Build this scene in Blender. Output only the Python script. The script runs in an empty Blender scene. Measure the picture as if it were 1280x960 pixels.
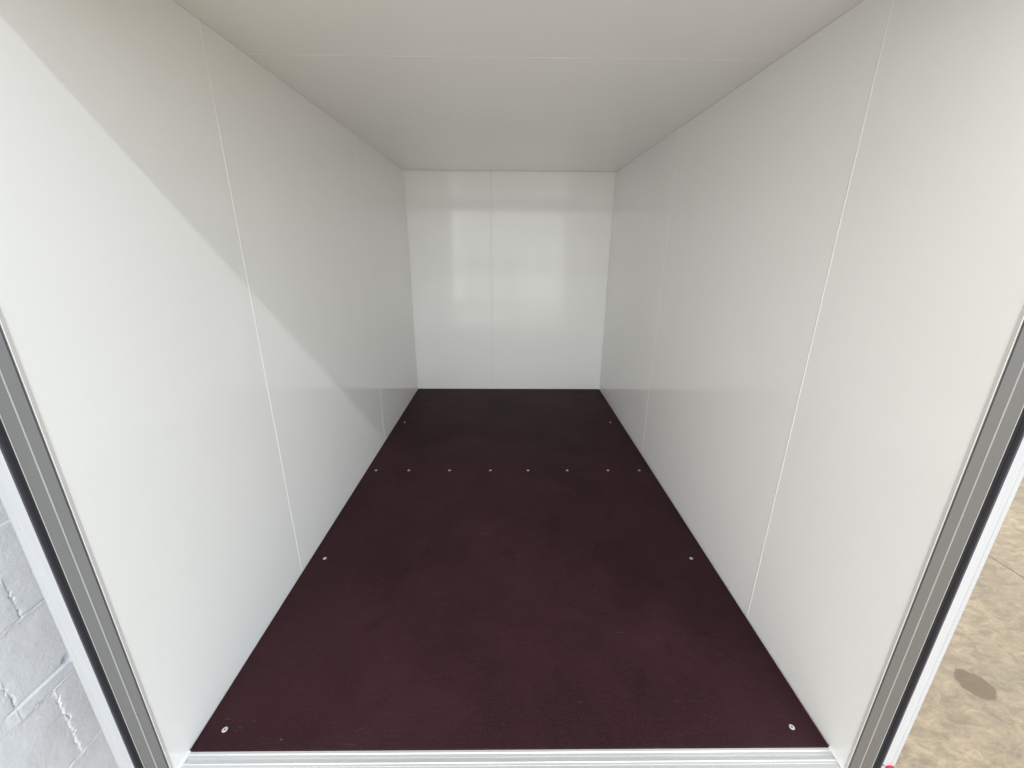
import bpy, bmesh, math, random
from mathutils import Matrix, Vector
random.seed(7)
SC = bpy.context.scene
COL = SC.collection
FZ = 0.6                      # height of the trailer's floor above the concrete
W2, H, L = 0.75, 1.6235, 2.597

# ------------------------------------------------------------------ camera
def make_camera():
    pitch, yaw, roll = 0.3185, -0.0117, 0.0067
    fwd0 = Vector((-math.sin(yaw), math.cos(yaw), 0)); right0 = Vector((math.cos(yaw), math.sin(yaw), 0))
    fwd = fwd0*math.cos(pitch) - Vector((0, 0, 1))*math.sin(pitch)
    up0 = fwd0*math.sin(pitch) + Vector((0, 0, 1))*math.cos(pitch)
    R = right0*math.cos(roll) + up0*math.sin(roll)
    U = up0*math.cos(roll) - right0*math.sin(roll)
    cam = bpy.data.cameras.new('camera'); o = bpy.data.objects.new('camera', cam); COL.objects.link(o)
    M = Matrix((R, U, -fwd)).transposed().to_4x4()
    M.translation = (-0.0142, -0.6561, 1.1139 + FZ)
    o.matrix_world = M
    cam.sensor_width = 36; cam.lens = 519.67/1280*36
    cam.clip_start = 0.02; cam.clip_end = 500
    SC.camera = o
make_camera()

# ------------------------------------------------------------------ light of the hall
w = bpy.data.worlds.new('World'); SC.world = w; w.use_nodes = True
bg = w.node_tree.nodes['Background']
bg.inputs['Strength'].default_value = 1.0
# the hall's own light: cooler from the open right side, warmer from the left
nt = w.node_tree
_tc = nt.nodes.new('ShaderNodeTexCoord'); _sx = nt.nodes.new('ShaderNodeSeparateXYZ'); _cr = nt.nodes.new('ShaderNodeValToRGB')
_mr = nt.nodes.new('ShaderNodeMapRange'); _mr.inputs[1].default_value = -1; _mr.inputs[2].default_value = 1
nt.links.new(_tc.outputs['Generated'], _sx.inputs[0]); nt.links.new(_sx.outputs['X'], _mr.inputs[0]); nt.links.new(_mr.outputs[0], _cr.inputs[0])
_cr.color_ramp.elements[0].position = 0.15; _cr.color_ramp.elements[0].color = (1.22, 1.195, 1.12, 1)
_cr.color_ramp.elements[1].position = 0.85; _cr.color_ramp.elements[1].color = (0.80, 0.90, 0.98, 1)
nt.links.new(_cr.outputs[0], bg.inputs['Color'])

def area(name, loc, target, sx, sy, power, color):
    l = bpy.data.lights.new(name, 'AREA'); l.shape = 'RECTANGLE'; l.size = sx; l.size_y = sy
    l.energy = power; l.color = color
    o = bpy.data.objects.new(name, l); COL.objects.link(o); o.location = loc
    o.rotation_euler = (Vector(target) - Vector(loc)).to_track_quat('-Z', 'Y').to_euler()
    return o
# long high strip light to the right behind the photographer: throws the header's shadow on the left wall
area('strip_light', (2.7, -4.05, 5.235 + FZ), (2.7, -0.05, 1.55 + FZ), 4.2, 0.10, 70, (0.93, 0.96, 1.0))
# daylight doorways of the hall behind the photographer
area('hall_doorway', (1.15, -6.0, 0.75), (0.3, 3, 1.3), 1.6, 1.9, 3.5, (1.0, 0.99, 0.94))
area('side_doorway', (-1.5, -6.0, 1.6), (-0.3, 3, 1.3), 0.45, 2.8, 3.5, (0.90, 0.97, 1.0))
# added fill lights: a large one far behind, a low wide one nearer by
area('far_fill', (0.0, -8.0, 2.55), (0, 3, 2.3), 9, 5.0, 125, (0.94, 0.97, 1.0))
area('low_fill', (0.2, -3.4, 0.6), (0, 3, 1.7), 6.0, 1.1, 12, (0.97, 0.98, 0.97))
area('right_fill', (4.6, -3.6, 3.0), (0.2, 0.8, 1.0), 3.0, 2.4, 5, (0.88, 0.94, 1.0))  # added soft fill from the right front, for left wall and right trim

vs = SC.view_settings
vs.view_transform = 'Standard'; vs.look = 'None'; vs.exposure = 0.90; vs.gamma = 1.0
SC.render.engine = 'CYCLES'
SC.cycles.max_bounces = 14; SC.cycles.diffuse_bounces = 10; SC.cycles.glossy_bounces = 6

# ------------------------------------------------------------------ materials
def mat(name):
    m = bpy.data.materials.new(name); m.use_nodes = True
    nt = m.node_tree; return m, nt, nt.nodes['Principled BSDF']
def nd(nt, t, **kw):
    n = nt.nodes.new(t)
    for k, v in kw.items():
        if k in n.inputs.keys(): n.inputs[k].default_value = v
        else: setattr(n, k, v)
    return n
def coords(nt, scale=(1, 1, 1)):
    tc = nd(nt, 'ShaderNodeTexCoord'); mp = nd(nt, 'ShaderNodeMapping')
    mp.inputs['Scale'].default_value = scale
    nt.links.new(tc.outputs['Object'], mp.inputs['Vector']); return mp.outputs['Vector']
def noise(nt, vec, scale, detail=4, rough=0.55, dist=0):
    n = nd(nt, 'ShaderNodeTexNoise'); n.inputs['Scale'].default_value = scale; n.inputs['Detail'].default_value = detail
    n.inputs['Roughness'].default_value = rough; n.inputs['Distortion'].default_value = dist
    nt.links.new(vec, n.inputs['Vector']); return n.outputs['Fac']
def ramp(nt, fac, stops):
    r = nd(nt, 'ShaderNodeValToRGB'); e = r.color_ramp.elements
    while len(e) < len(stops): e.new(0.5)
    for el, (p, c) in zip(e, stops): el.position = p; el.color = (*c, 1) if len(c) == 3 else c
    nt.links.new(fac, r.inputs['Fac']); return r.outputs['Color']
def maprange(nt, fac, a, b, c, d):
    r = nd(nt, 'ShaderNodeMapRange'); r.inputs[1].default_value = a; r.inputs[2].default_value = b
    r.inputs[3].default_value = c; r.inputs[4].default_value = d
    nt.links.new(fac, r.inputs[0]); return r.outputs[0]
def bump(nt, b, h, strength, dist=0.001, prev=None):
    n = nd(nt, 'ShaderNodeBump'); n.inputs['Strength'].default_value = strength; n.inputs['Distance'].default_value = dist
    nt.links.new(h, n.inputs['Height'])
    if prev: nt.links.new(prev, n.inputs['Normal'])
    if b: nt.links.new(n.outputs[0], b.inputs['Normal'])
    return n.outputs[0]
def mix(nt, fac, a, bcol, mode='MIX'):
    n = nd(nt, 'ShaderNodeMix', data_type='RGBA', blend_type=mode)
    if isinstance(fac, float): n.inputs[0].default_value = fac
    else: nt.links.new(fac, n.inputs[0])
    for i, v in ((6, a), (7, bcol)):
        if isinstance(v, tuple): n.inputs[i].default_value = (*v, 1)
        else: nt.links.new(v, n.inputs[i])
    return n.outputs[2]

def m_panel(name='white_panel_skin', col=(0.92, 0.921, 0.905)):
    m, nt, b = mat(name); v = coords(nt)
    c = ramp(nt, noise(nt, v, 1.7, 3), [(0.3, tuple(x*0.985 for x in col)), (0.7, col)])
    nt.links.new(c, b.inputs['Base Color'])
    nt.links.new(maprange(nt, noise(nt, v, 5, 5), 0.3, 0.7, 0.070, 0.105), b.inputs['Roughness'])
    b.inputs['IOR'].default_value = 1.43
    n1 = bump(nt, None, noise(nt, v, 2.2, 2), 0.22, 0.006)
    bump(nt, b, noise(nt, v, 420, 2), 0.05, 0.0004, n1)
    return m
PANEL = m_panel()
def m_sealant():
    m, nt, b = mat('white_sealant'); v = coords(nt)
    b.inputs['Base Color'].default_value = (0.86, 0.86, 0.84, 1); b.inputs['Roughness'].default_value = 0.35
    bump(nt, b, noise(nt, v, 60, 3), 0.3, 0.0008)
    return m
SEAL = m_sealant()
def m_floor():
    m, nt, b = mat('brown_film_faced_plywood'); v = coords(nt); vx = coords(nt, (1, 9, 1))
    base = ramp(nt, noise(nt, v, 2.5, 5, 0.6, 0.4), [(0.25, (0.021, 0.0088, 0.0105)), (0.75, (0.048, 0.0200, 0.0240))])
    streak = noise(nt, coords(nt, (3, 60, 1)), 5, 4, 0.7)
    c = mix(nt, maprange(nt, streak, 0.55, 0.8, 0.0, 0.45), base, (0.075, 0.040, 0.043))
    gr = noise(nt, coords(nt, (1, 1, 1)), 260, 3, 0.7)
    c = mix(nt, maprange(nt, gr, 0.45, 0.75, 0.0, 0.5), c, (0.075, 0.042, 0.048))
    bl = noise(nt, v, 9, 5, 0.7, 1.0)
    c = mix(nt, maprange(nt, bl, 0.26, 0.42, 0.35, 0.0), c, (0.012, 0.0045, 0.006))
    # short pale scuffs and specks
    sc = noise(nt, coords(nt, (1.4, 6, 1)), 17, 2, 0.5, 1.5)
    c = mix(nt, maprange(nt, sc, 0.715, 0.76, 0.0, 0.25), c, (0.16, 0.12, 0.12))
    sp = nd(nt, 'ShaderNodeTexVoronoi'); sp.inputs['Scale'].default_value = 11; nt.links.new(v, sp.inputs['Vector'])
    c = mix(nt, maprange(nt, sp.outputs['Distance'], 0.012, 0.024, 0.55, 0.0), c, (0.25, 0.22, 0.22))
    nt.links.new(c, b.inputs['Base Color'])
    nt.links.new(maprange(nt, noise(nt, vx, 6, 6, 0.65), 0.3, 0.75, 0.34, 0.52), b.inputs['Roughness'])
    b.inputs['IOR'].default_value = 1.4; b.inputs['Specular IOR Level'].default_value = 0.045
    # woven wire pressing of the phenolic film
    wv = nd(nt, 'ShaderNodeTexWave', wave_type='BANDS', bands_direction='Y'); wv.inputs['Scale'].default_value = 130
    wv.inputs['Distortion'].default_value = 1.0; nt.links.new(v, wv.inputs['Vector'])
    n1 = bump(nt, None, noise(nt, coords(nt, (2, 30, 1)), 6, 5, 0.7), 0.25, 0.0012)
    bump(nt, b, wv.outputs['Fac'], 0.12, 0.0003, n1)
    return m
FLOOR = m_floor()
def m_alu(name, col, rough, metal, stretch, bstr=0.1):
    m, nt, b = mat(name); v = coords(nt, stretch)
    f = noise(nt, v, 6, 5, 0.65)
    c = ramp(nt, f, [(0.3, tuple(x*0.94 for x in col)), (0.7, col)])
    nt.links.new(c, b.inputs['Base Color']); b.inputs['Metallic'].default_value = metal
    nt.links.new(maprange(nt, f, 0.3, 0.7, rough*0.9, rough*1.15), b.inputs['Roughness'])
    bump(nt, b, f, bstr, 0.0006)
    return m
ALU_POST = m_alu('grey_anodised_aluminium', (0.185, 0.185, 0.183), 0.42, 0.5, (60, 60, 1))
ALU_EDGE = m_alu('bright_aluminium_bead', (0.60, 0.60, 0.59), 0.4, 0.4, (20, 20, 1))
ALU_SILL = m_alu('milled_aluminium', (0.70, 0.71, 0.71), 0.32, 0.45, (1, 120, 60), 0.25)
WHITE_TRIM = m_alu('white_coated_aluminium', (0.50, 0.51, 0.53), 0.30, 0.0, (10, 10, 1), 0.05)
def m_simple(name, col, rough, metal=0.0, b_scale=40, b_str=0.15):
    m, nt, b = mat(name); v = coords(nt)
    f = noise(nt, v, b_scale, 3)
    nt.links.new(ramp(nt, f, [(0.3, tuple(x*0.85 for x in col)), (0.7, col)]), b.inputs['Base Color'])
    b.inputs['Roughness'].default_value = rough; b.inputs['Metallic'].default_value = metal
    bump(nt, b, f, b_str, 0.0008)
    return m
RUBBER = m_simple('black_rubber', (0.006, 0.006, 0.009), 0.85)
RUBBER_LIP = m_simple('dark_grey_rubber', (0.045, 0.044, 0.056), 0.5)
ZINC = m_simple('zinc_plated_steel', (0.78, 0.77, 0.73), 0.45, 0.5, 300)
DARKMET = m_simple('dark_recess', (0.22, 0.22, 0.21), 0.6, 0.3)
RED = m_simple('red_lens', (0.62, 0.015, 0.03), 0.12, 0.0, 20, 0.05)
UNDER = m_simple('dark_underfloor', (0.03, 0.028, 0.028), 0.8)
def m_blocks():
    m, nt, b = mat('white_painted_blockwork'); v = coords(nt)
    f = noise(nt, v, 3, 6, 0.6)
    c = ramp(nt, f, [(0.3, (0.81, 0.82, 0.85)), (0.7, (0.85, 0.86, 0.885))])
    g = noise(nt, coords(nt, (1, 1, 1.6)), 26, 4, 0.6, 1.2)
    c = mix(nt, maprange(nt, g, 0.69, 0.75, 0.0, 0.30), c, (0.45, 0.46, 0.50))
    nt.links.new(c, b.inputs['Base Color']); b.inputs['Roughness'].default_value = 0.55
    n1 = bump(nt, None, noise(nt, v, 14, 7, 0.65), 0.8, 0.006)
    bump(nt, b, noise(nt, v, 160, 3), 0.25, 0.0012, n1)
    return m
BLOCKS = m_blocks()
def m_ground():
    m, nt, b = mat('worn_concrete'); v = coords(nt)
    big = noise(nt, v, 1.1, 5, 0.6, 0.5)
    c = ramp(nt, big, [(0.25, (0.27, 0.22, 0.155)), (0.5, (0.40, 0.305, 0.195)), (0.75, (0.52, 0.40, 0.26))])
    f = noise(nt, coords(nt, (1, 1.7, 1)), 13, 7, 0.68, 0.8)
    c = mix(nt, maprange(nt, f, 0.36, 0.66, 0.85, 0.0), c, (0.20, 0.155, 0.105))
    f2 = noise(nt, v, 70, 4, 0.7, 0.5)
    c = mix(nt, maprange(nt, f2, 0.5, 0.72, 0.0, 0.45), c, (0.15, 0.12, 0.085))
    # a round damp stain, with a slightly ragged edge
    def dist_to(px, py, wob, wscale):
        sub = nd(nt, 'ShaderNodeVectorMath', operation='SUBTRACT'); sub.inputs[1].default_value = (px, py, 0)
        nt.links.new(v, sub.inputs[0])
        ln = nd(nt, 'ShaderNodeVectorMath', operation='LENGTH'); nt.links.new(sub.outputs[0], ln.inputs[0])
        ad = nd(nt, 'ShaderNodeMath', operation='ADD'); nt.links.new(ln.outputs['Value'], ad.inputs[0])
        nt.links.new(maprange(nt, noise(nt, v, wscale, 3), 0, 1, -wob, wob), ad.inputs[1]); return ad.outputs[0]
    d = dist_to(1.932, 0.576, 0.02, 22)
    c = mix(nt, maprange(nt, d, 0.060, 0.068, 0.8, 0.0), c, (0.135, 0.090, 0.050))
    # sawn joint running beside the trailer and a hairline crack
    sx = nd(nt, 'ShaderNodeSeparateXYZ'); nt.links.new(v, sx.inputs[0])
    def line(expr_out, width, strength, c):
        ab = nd(nt, 'ShaderNodeMath', operation='ABSOLUTE'); nt.links.new(expr_out, ab.inputs[0])
        return mix(nt, maprange(nt, ab.outputs[0], width*0.5, width, strength, 0.0), c, (0.11, 0.085, 0.06)), ab.outputs[0]
    s1 = nd(nt, 'ShaderNodeMath', operation='ADD'); nt.links.new(sx.outputs['X'], s1.inputs[0])
    nt.links.new(maprange(nt, noise(nt, v, 8, 3), 0, 1, -0.012-2.832, 0.012-2.832), s1.inputs[1])
    c, ab = line(s1.outputs[0], 0.008, 0.8, c)
    s2 = nd(nt, 'ShaderNodeMath', operation='ADD'); nt.links.new(sx.outputs['X'], s2.inputs[0]); nt.links.new(sx.outputs['Y'], s2.inputs[1])
    s3 = nd(nt, 'ShaderNodeMath', operation='ADD'); nt.links.new(s2.outputs[0], s3.inputs[0])
    nt.links.new(maprange(nt, noise(nt, v, 5, 4), 0, 1, -0.06-5.58, 0.06-5.58), s3.inputs[1])
    c, _ = line(s3.outputs[0], 0.010, 0.6, c)
    nt.links.new(c, b.inputs['Base Color']); b.inputs['Roughness'].default_value = 0.6
    n1 = bump(nt, None, f, 0.35, 0.004)
    bump(nt, b, f2, 0.3, 0.0015, n1)
    return m
GROUND = m_ground()

# ------------------------------------------------------------------ mesh helpers
def box(bm, x0, x1, y0, y1, z0, z1):
    vs_ = [bm.verts.new((x, y, z)) for x in (x0, x1) for y in (y0, y1) for z in (z0, z1)]
    for f in ((0, 1, 3, 2), (4, 6, 7, 5), (0, 4, 5, 1), (2, 3, 7, 6), (0, 2, 6, 4), (1, 5, 7, 3)):
        bm.faces.new([vs_[i] for i in f])
def link(name, bm, material, parent=None, bevel=0.0, loc=(0, 0, 0), smooth=False):
    bmesh.ops.recalc_face_normals(bm, faces=bm.faces)
    me = bpy.data.meshes.new(name); bm.to_mesh(me); bm.free(); me.materials.append(material)
    o = bpy.data.objects.new(name, me); COL.objects.link(o); o.parent = parent; o.location = loc
    if smooth:
        for p in me.polygons: p.use_smooth = True
    if bevel:
        md = o.modifiers.new('bevel', 'BEVEL'); md.width = bevel; md.segments = 2; md.limit_method = 'ANGLE'
    return o
def part_box(name, dims, material, parent, bevel=0.0):
    bm = bmesh.new(); box(bm, *dims); return link(name, bm, material, parent, bevel)
def profile_z(bm, pts, z0, z1):            # closed outline in x,y pulled along z
    a = [bm.verts.new((x, y, z0)) for x, y in pts]; b_ = [bm.verts.new((x, y, z1)) for x, y in pts]
    n = len(pts); bm.faces.new(a[::-1]); bm.faces.new(b_)
    for i in range(n): bm.faces.new((a[i], a[(i+1) % n], b_[(i+1) % n], b_[i]))
def profile_x(bm, pts, x0, x1):            # closed outline in y,z pulled along x
    a = [bm.verts.new((x0, y, z)) for y, z in pts]; b_ = [bm.verts.new((x1, y, z)) for y, z in pts]
    n = len(pts); bm.faces.new(a[::-1]); bm.faces.new(b_)
    for i in range(n): bm.faces.new((a[i], a[(i+1) % n], b_[(i+1) % n], b_[i]))
def tag(o, label=None, cat=None, group=None, kind=None):
    for k, v in (('label', label), ('category', cat), ('group', group), ('kind', kind)):
        if v: o[k] = v

# ------------------------------------------------------------------ ground
bm = bmesh.new()
bmesh.ops.create_grid(bm, x_segments=40, y_segments=40, size=60)
g = link('ground', bm, GROUND); tag(g, 'tan worn concrete floor with a round damp stain beside the trailer', 'ground', kind='structure')

# ------------------------------------------------------------------ painted block wall left of the trailer
def block_wall():
    X = -1.10; course = 0.2205; z_line = 0.10 + FZ      # a bed joint at this height
    def spaced(a, fine0, fine1, b_, coarse, fine):
        out = []; t = a
        while t < b_:
            out.append(t); t += fine if fine0 <= t <= fine1 else coarse
        out.append(b_); return out
    ys = spaced(-1.0, -0.30, 0.22, 4.2, 0.05, 0.0016)
    zs = spaced(0.0, 0.3, 1.35, 2.9, 0.05, 0.0016)
    rnd = random.Random(3)
    walk = {}
    def wob(key, t):                                  # smooth random line, a few mm wide
        k = math.floor(t*60); f = t*60 - k
        def r(i):
            q = (key, i)
            if q not in walk: walk[q] = rnd.uniform(-1, 1)
            return walk[q]
        f = f*f*(3-2*f); return r(k)*(1-f) + r(k+1)*f
    vjoint = {0: 0.002, 1: 0.070, -1: 0.070, -2: -0.1, 2: 0.25}
    hts = []
    grid = []
    for z in zs:
        row = []
        for y in ys:
            ci = math.floor((z - z_line)/course); fr = (z - z_line) - ci*course
            # bed joint: a thin paint ridge over a shallow groove
            j = round((z - z_line)/course); dz = z - z_line - j*course + 0.0035*wob(('h', j), y)
            h = 0.0
            h -= 0.0110*math.exp(-(dz/0.0014)**2)*max(0.05, 0.35+0.65*wob(('hd', j), y*0.25))
            h += 0.0008*math.exp(-((dz+0.006)/0.004)**2)*(0.5+0.5*wob(('hr', j), y*0.35))
            if j == 0 and -0.02 < y < 0.40:            # wide pointed band with a hole at its end
                e = min(1, (y + 0.02)/0.03)
                h -= 0.0110*math.exp(-((z - z_line - 0.037)/0.0019)**2)*e
                h += 0.0040*e*(1/(1+math.exp(-(z-z_line+0.002+0.002*wob(('bd', 0), y))/0.0010)))*(1/(1+math.exp((z-z_line-0.034)/0.0012)))
                h -= 0.022*math.exp(-((y-0.120)/0.009)**2-((z-z_line-0.042)/0.007)**2)
            vj = vjoint.get(ci, 0.13*(ci % 3)) ; per = 0.44
            k = round((y - vj)/per)
            dy = y - vj - k*per + 0.0045*wob(('v', ci, k), z*0.7) + 0.0035*wob(('v2', ci, k), z*2.6) + 0.0018*wob(('v3', ci, k), z*7)
            h -= 0.0085*math.exp(-(dy/0.0013)**2)*max(0.04, 0.25+0.75*wob(('vd', ci, k), z*1.3))
            h += 0.0005*math.exp(-((dy-0.004)/0.005)**2)*(0.5+0.5*wob(('vr', ci, k), z*2)) - 0.0008*math.exp(-(dy/0.009)**2)
            h += 0.0006*wob(('n', 0), z*0.35) + 0.0006*wob(('m', 0), y*0.3)
            blk = (ci*7 + math.floor((y-vj)/per)*13) % 5
            h += 0.0006*blk
            row.append((X + h, y, z))
        grid.append(row)
    bm = bmesh.new()
    V = [[bm.verts.new(p_) for p_ in r_] for r_ in grid]
    for i in range(len(zs)-1):
        for k in range(len(ys)-1):
            bm.faces.new((V[i][k], V[i][k+1], V[i+1][k+1], V[i+1][k]))
    # thickness behind
    box(bm, X-0.22, X-0.03, ys[0], ys[-1], 0.0, zs[-1])
    o = link('block_wall', bm, BLOCKS, smooth=True)
    tag(o, 'white painted block wall close beside the left of the trailer', 'wall')
block_wall()

# ------------------------------------------------------------------ the box trailer
root = bpy.data.objects.new('box_trailer', None); COL.objects.link(root); root.location = (0, 0, FZ)
tag(root, 'empty white-lined box trailer seen through its open rear, with dark brown floor', 'trailer')
T = 0.04; YF = -0.05

def wall_side(s, seams, start):
    edges = [start] + seams + [L + T]
    for i in range(len(edges)-1):
        a, b_ = edges[i] + (0.0012 if i else 0), edges[i+1] - (0.0012 if i < len(edges)-2 else 0)
        x0, x1 = (W2, W2 + T) if s > 0 else (-W2 - T, -W2)
        part_box('wall_panel', (x0, x1, a, b_, -0.06, H - 0.001), PANEL, root)
    for y in seams:
        bm = bmesh.new()
        xi = s*W2; d = -s
        pts = [(xi - d*0.006, y-0.0017), (xi + d*0.0006, y-0.0017), (xi + d*0.0010, y-0.0008), (xi + d*0.0010, y+0.0008), (xi + d*0.0006, y+0.0017), (xi - d*0.006, y+0.0017)]
        profile_z(bm, pts, 0.0, H - 0.001); link('joint_strip', bm, SEAL, root)
wall_side(-1, [0.560, 1.620], -0.0435)
wall_side(1, [0.361, 1.452], -0.0435)
# back wall
bx = -0.134
part_box('back_panel', (-W2 + 0.001, bx - 0.0018, L, L + T, -0.06, H - 0.001), PANEL, root)
part_box('back_panel', (bx + 0.001, W2 - 0.001, L, L + T, -0.06, H - 0.001), PANEL, root)
part_box('joint_strip', (bx - 0.0012, bx + 0.0022, L - 0.0010, L + 0.01, 0.0, H - 0.002), SEAL, root)
# ceiling
part_box('ceiling_panel', (-W2 - T, W2 + T, -0.032, 0.750, H, H + T), PANEL, root)
part_box('ceiling_panel', (-W2 - T, W2 + T, 0.7525, L + T, H, H + T), PANEL, root)
part_box('joint_strip', (-W2 + 0.002, W2 - 0.002, 0.7495, 0.7530, H - 0.0006, H + 0.01), SEAL, root)
# corner sealant beads: back corners, floor edge and ceiling edge
for s in (-1, 1):
    bm = bmesh.new(); profile_z(bm, [(s*W2, L), (s*(W2-0.004), L), (s*W2, L-0.004)], 0.0, H)
    link('corner_sealant', bm, SEAL, root)
    y0, y1 = YF + 0.004, 0.0
    bm = bmesh.new()
    a = [bm.verts.new(p) for p in ((s*W2, y0, 0.004), (s*(W2-0.005), y0, -0.003), (s*W2, y0, -0.003))]
    b_ = [bm.verts.new(p) for p in ((s*W2, y1, 0.004), (s*(W2-0.005), y1, -0.003), (s*W2, y1, -0.003))]
    bm.faces.new(a); bm.faces.new(b_[::-1])
    for i in range(3): bm.faces.new((a[i], b_[i], b_[(i+1) % 3], a[(i+1) % 3]))
    link('sill_sealant', bm, SEAL, root)

# floor boards and their screws
YJ = 1.262
bm = bmesh.new(); box(bm, -W2 + 0.0015, W2 - 0.003, 0.0, YJ - 0.0008, -0.018, 0.0); front = link('floor_board', bm, FLOOR, root, 0.0012)
bm = bmesh.new(); box(bm, -W2 + 0.0015, W2 - 0.003, YJ + 0.0008, L - 0.002, -0.018, 0.0); rear = link('floor_board', bm, FLOOR, root, 0.0008)
part_box('underfloor', (-W2 - T, W2 + T, 0.002, L + T, -0.12, -0.0605), UNDER, root)
part_box('floor_bearer', (-W2 + 0.001, W2 - 0.001, 0.002, L, -0.0603, -0.0185), UNDER, root)

def screw_mesh():
    bm = bmesh.new(); N = 24
    rings = []
    for r, z in ((0.0064, -0.0005), (0.0064, 0.0003), (0.0058, 0.0007), (0.0022, 0.0008), (0.0020, -0.0001)):
        ring = []
        for i in range(N):
            a = 2*math.pi*i/N
            rr = r*(1 + (0.12*math.cos(6*a) if r < 0.003 else 0))
            ring.append(bm.verts.new((rr*math.cos(a), rr*math.sin(a), z)))
        rings.append(ring)
    for a, b_ in zip(rings, rings[1:]):
        for i in range(N): bm.faces.new((a[i], a[(i+1) % N], b_[(i+1) % N], b_[i]))
    bot = bm.faces.new(rings[-1])
    bmesh.ops.recalc_face_normals(bm, faces=bm.faces)
    me = bpy.data.meshes.new('screw'); bm.to_mesh(me); bm.free()
    me.materials.append(ZINC); me.materials.append(DARKMET)
    me.polygons[len(me.polygons)-1].material_index = 1
    return me
SM = screw_mesh()
for i, (x, y) in enumerate([(-0.6955, 0.044), (0.686, 0.042), (-0.697, 0.6265), (0.6826, 0.6233),
             (-0.6995, 1.273), (-0.5286, 1.2732), (-0.3155, 1.2735), (-0.1019, 1.2738), (0.0955, 1.2741), (0.3016, 1.2743),
             (0.5168, 1.2746), (0.6816, 1.2748), (-0.6962, 1.8989), (0.6778, 1.9057)]):
    o = bpy.data.objects.new('screw', SM); COL.objects.link(o)
    o.parent = rear if y > YJ else front
    o.location = (x, y, 0.0); o.rotation_euler = (0, 0, i*0.9)

# rear sill: a ribbed aluminium profile
pts = [(-0.0012, -0.020), (-0.0012, -0.0020)]
def rib(y, w, h, base): return [(y + w, base), (y + w*0.5, base + h), (y - w*0.5, base + h), (y - w, base)]
pts += [(-0.006, -0.0020), (-0.008, -0.0036), (-0.014, -0.0038), (-0.0145, -0.0048), (-0.0195, -0.0048), (-0.0200, -0.0036)]
pts += rib(-0.0245, 0.0022, 0.0016, -0.0036) + [(-0.031, -0.0038), (-0.0315, -0.0048), (-0.037, -0.0048), (-0.0375, -0.0038), (-0.046, -0.0038)]
pts += rib(-0.052, 0.0025, 0.0016, -0.0038) + [(-0.062, -0.0045), (-0.066, -0.009), (-0.066, -0.110), (-0.050, -0.112), (-0.050, -0.020)]
bm = bmesh.new(); profile_x(bm, pts, -W2 + 0.0005, W2 - 0.0005); link('door_sill', bm, ALU_SILL, root)

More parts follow.
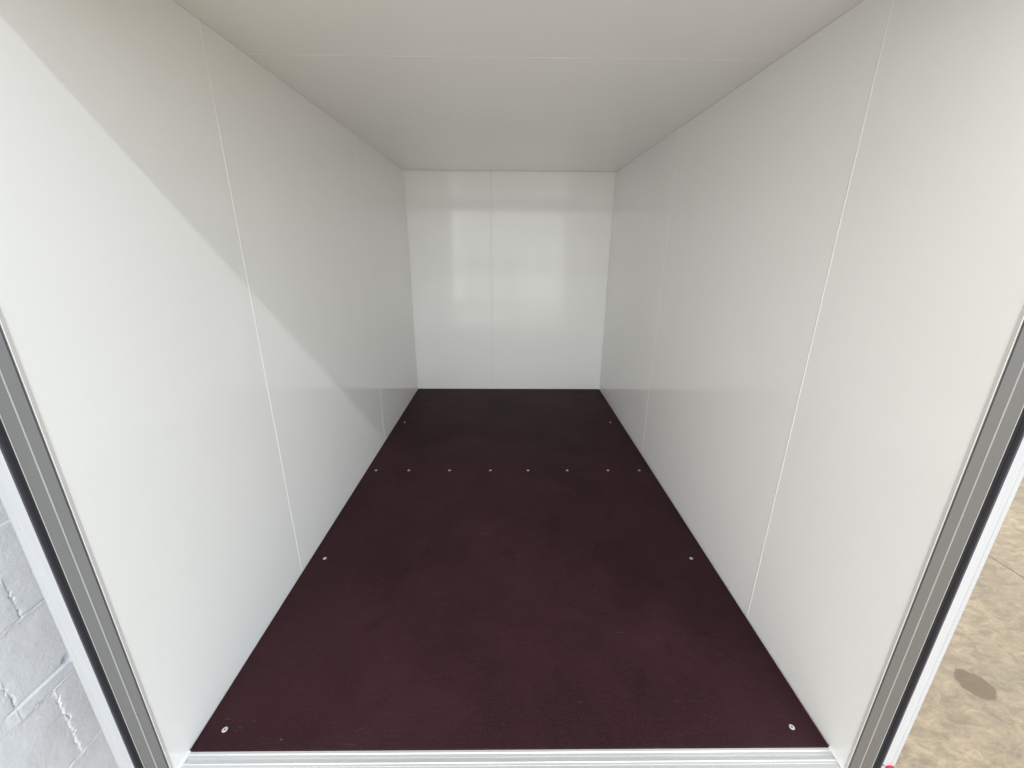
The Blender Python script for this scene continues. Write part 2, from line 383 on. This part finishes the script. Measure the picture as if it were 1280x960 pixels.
# rear frame, one post on each side, a header above
ZT, ZB = H + 0.06, -0.115
def post(s):
    def P(l): return [(s*x, y) for x, y in l]
    def o(name, l, m, z0=ZB, z1=ZT, par=root):
        bm = bmesh.new(); profile_z(bm, P(l), z0, z1); return link(name, bm, m, par)
    body = o('door_post', [(0.7502, YF), (0.7655, YF), (0.7660, YF-0.0006), (0.8022, YF-0.0006), (0.8030, YF+0.001), (0.8030, -0.001), (0.7502, -0.001)] if False else
             [(0.7506, YF+0.002), (0.7515, YF), (0.7740, YF), (0.7748, YF+0.0015), (0.7758, YF+0.0015), (0.7766, YF), (0.8025, YF), (0.8035, YF+0.002), (0.8035, -0.0445), (0.7506, -0.0445)], ALU_POST)
    o('post_bead', [(0.7745, YF+0.001), (0.7750, YF-0.0010), (0.7757, YF-0.0010), (0.7762, YF+0.001)], ALU_EDGE, par=body)
    o('post_bead', [(0.8016, YF+0.001), (0.8020, YF-0.0008), (0.8027, YF-0.0008), (0.8031, YF+0.001)], ALU_EDGE, par=body)
    o('post_groove', [(0.7512, YF+0.001), (0.7513, YF-0.0003), (0.7524, YF-0.0003), (0.7525, YF+0.001)], RUBBER_LIP, par=body)
    # slim lip of the post lapping over the inner lining
    o('lining_lip', [(0.7503, YF+0.0015), (0.7492, YF+0.002), (0.7490, -0.0425), (0.7498, -0.0418), (0.7503, -0.0418)], m_lip, z0=-0.004, z1=H-0.002)
    # rubber gasket: dark hollow, then a lighter lip
    o('door_gasket', [(0.8037, YF+0.004), (0.8060, YF+0.001), (0.8130, YF+0.0015), (0.8150, YF+0.006), (0.8150, -0.034), (0.8037, -0.034)], RUBBER)
    o('gasket_lip', [(0.8151, YF+0.004), (0.8165, YF-0.0030), (0.8195, YF-0.0035), (0.8205, YF+0.002), (0.8205, -0.034), (0.8151, -0.034)], RUBBER_LIP)
    # white outer corner profile, slightly ridged and rounded outwards
    e = 0.006 if s < 0 else 0.001
    trim = o('corner_profile', [(0.8207, -0.034), (0.8207, YF), (0.8215, YF-0.0020), (0.8260, YF-0.0026), (0.8300, YF-0.0020), (0.8312, YF-0.0004), (0.8330, YF), (0.8420+e, YF+0.0003), (0.8428+e, YF-0.0006),
             (0.8500+e, YF), (0.8540+e, YF+0.0015), (0.8560+e, YF+0.0040), (0.8565+e, YF+0.008), (0.8565+e, 0.06), (0.7915, 0.06), (0.7915, -0.031), (0.80, -0.034)], WHITE_TRIM)
    return body, trim
m_lip = m_panel('cream_plastic_lip', (0.60, 0.595, 0.575))
post(-1); rb, rt = post(1)
# header
bm = bmesh.new()
profile_x(bm, [(YF, 1.5555), (YF+0.001, 1.5550), (-0.034, 1.5550), (-0.034, ZT+0.02), (YF, ZT+0.02)], -0.7480, 0.7480)
link('door_header', bm, ALU_POST, root)
part_box('roof_edge', (-0.854, 0.854, YF + 0.003, 0.06, ZT + 0.021, ZT + 0.05), WHITE_TRIM, root, 0.004)
# outer skins
for s in (-1, 1):
    a, b_ = sorted((s*(W2 + T + 0.001), s*0.853))
    part_box('outer_skin', (a, b_, 0.0605, L + T + 0.02, -0.12, ZT + 0.02), WHITE_TRIM, root)
part_box('roof', (-0.853, 0.853, 0.0605, L + T + 0.02, ZT + 0.0205, ZT + 0.045), WHITE_TRIM, root, 0.004)
part_box('front_skin', (-0.853, 0.853, L + T + 0.021, L + T + 0.05, -0.12, ZT + 0.02), WHITE_TRIM, root)

# red marker lamp at the foot of the right corner profile, with a small rivet above it
def marker():
    bm = bmesh.new()
    bmesh.ops.create_uvsphere(bm, u_segments=28, v_segments=16, radius=1)
    for v in bm.verts:
        x, y, z = v.co
        f = lambda t, e: math.copysign(abs(t)**e, t)
        v.co = (f(x, 0.55)*0.0135, f(y, 0.8)*0.010, f(z, 0.5)*0.038)
    lamp = link('marker_lamp', bm, RED, root, loc=(0.8415, YF - 0.004, -0.0165), smooth=True)
    bm = bmesh.new(); bmesh.ops.create_uvsphere(bm, u_segments=14, v_segments=8, radius=0.0022)
    link('rivet', bm, DARKMET, rt, loc=(0.8235, YF - 0.0026, 0.0265), smooth=True)
marker()
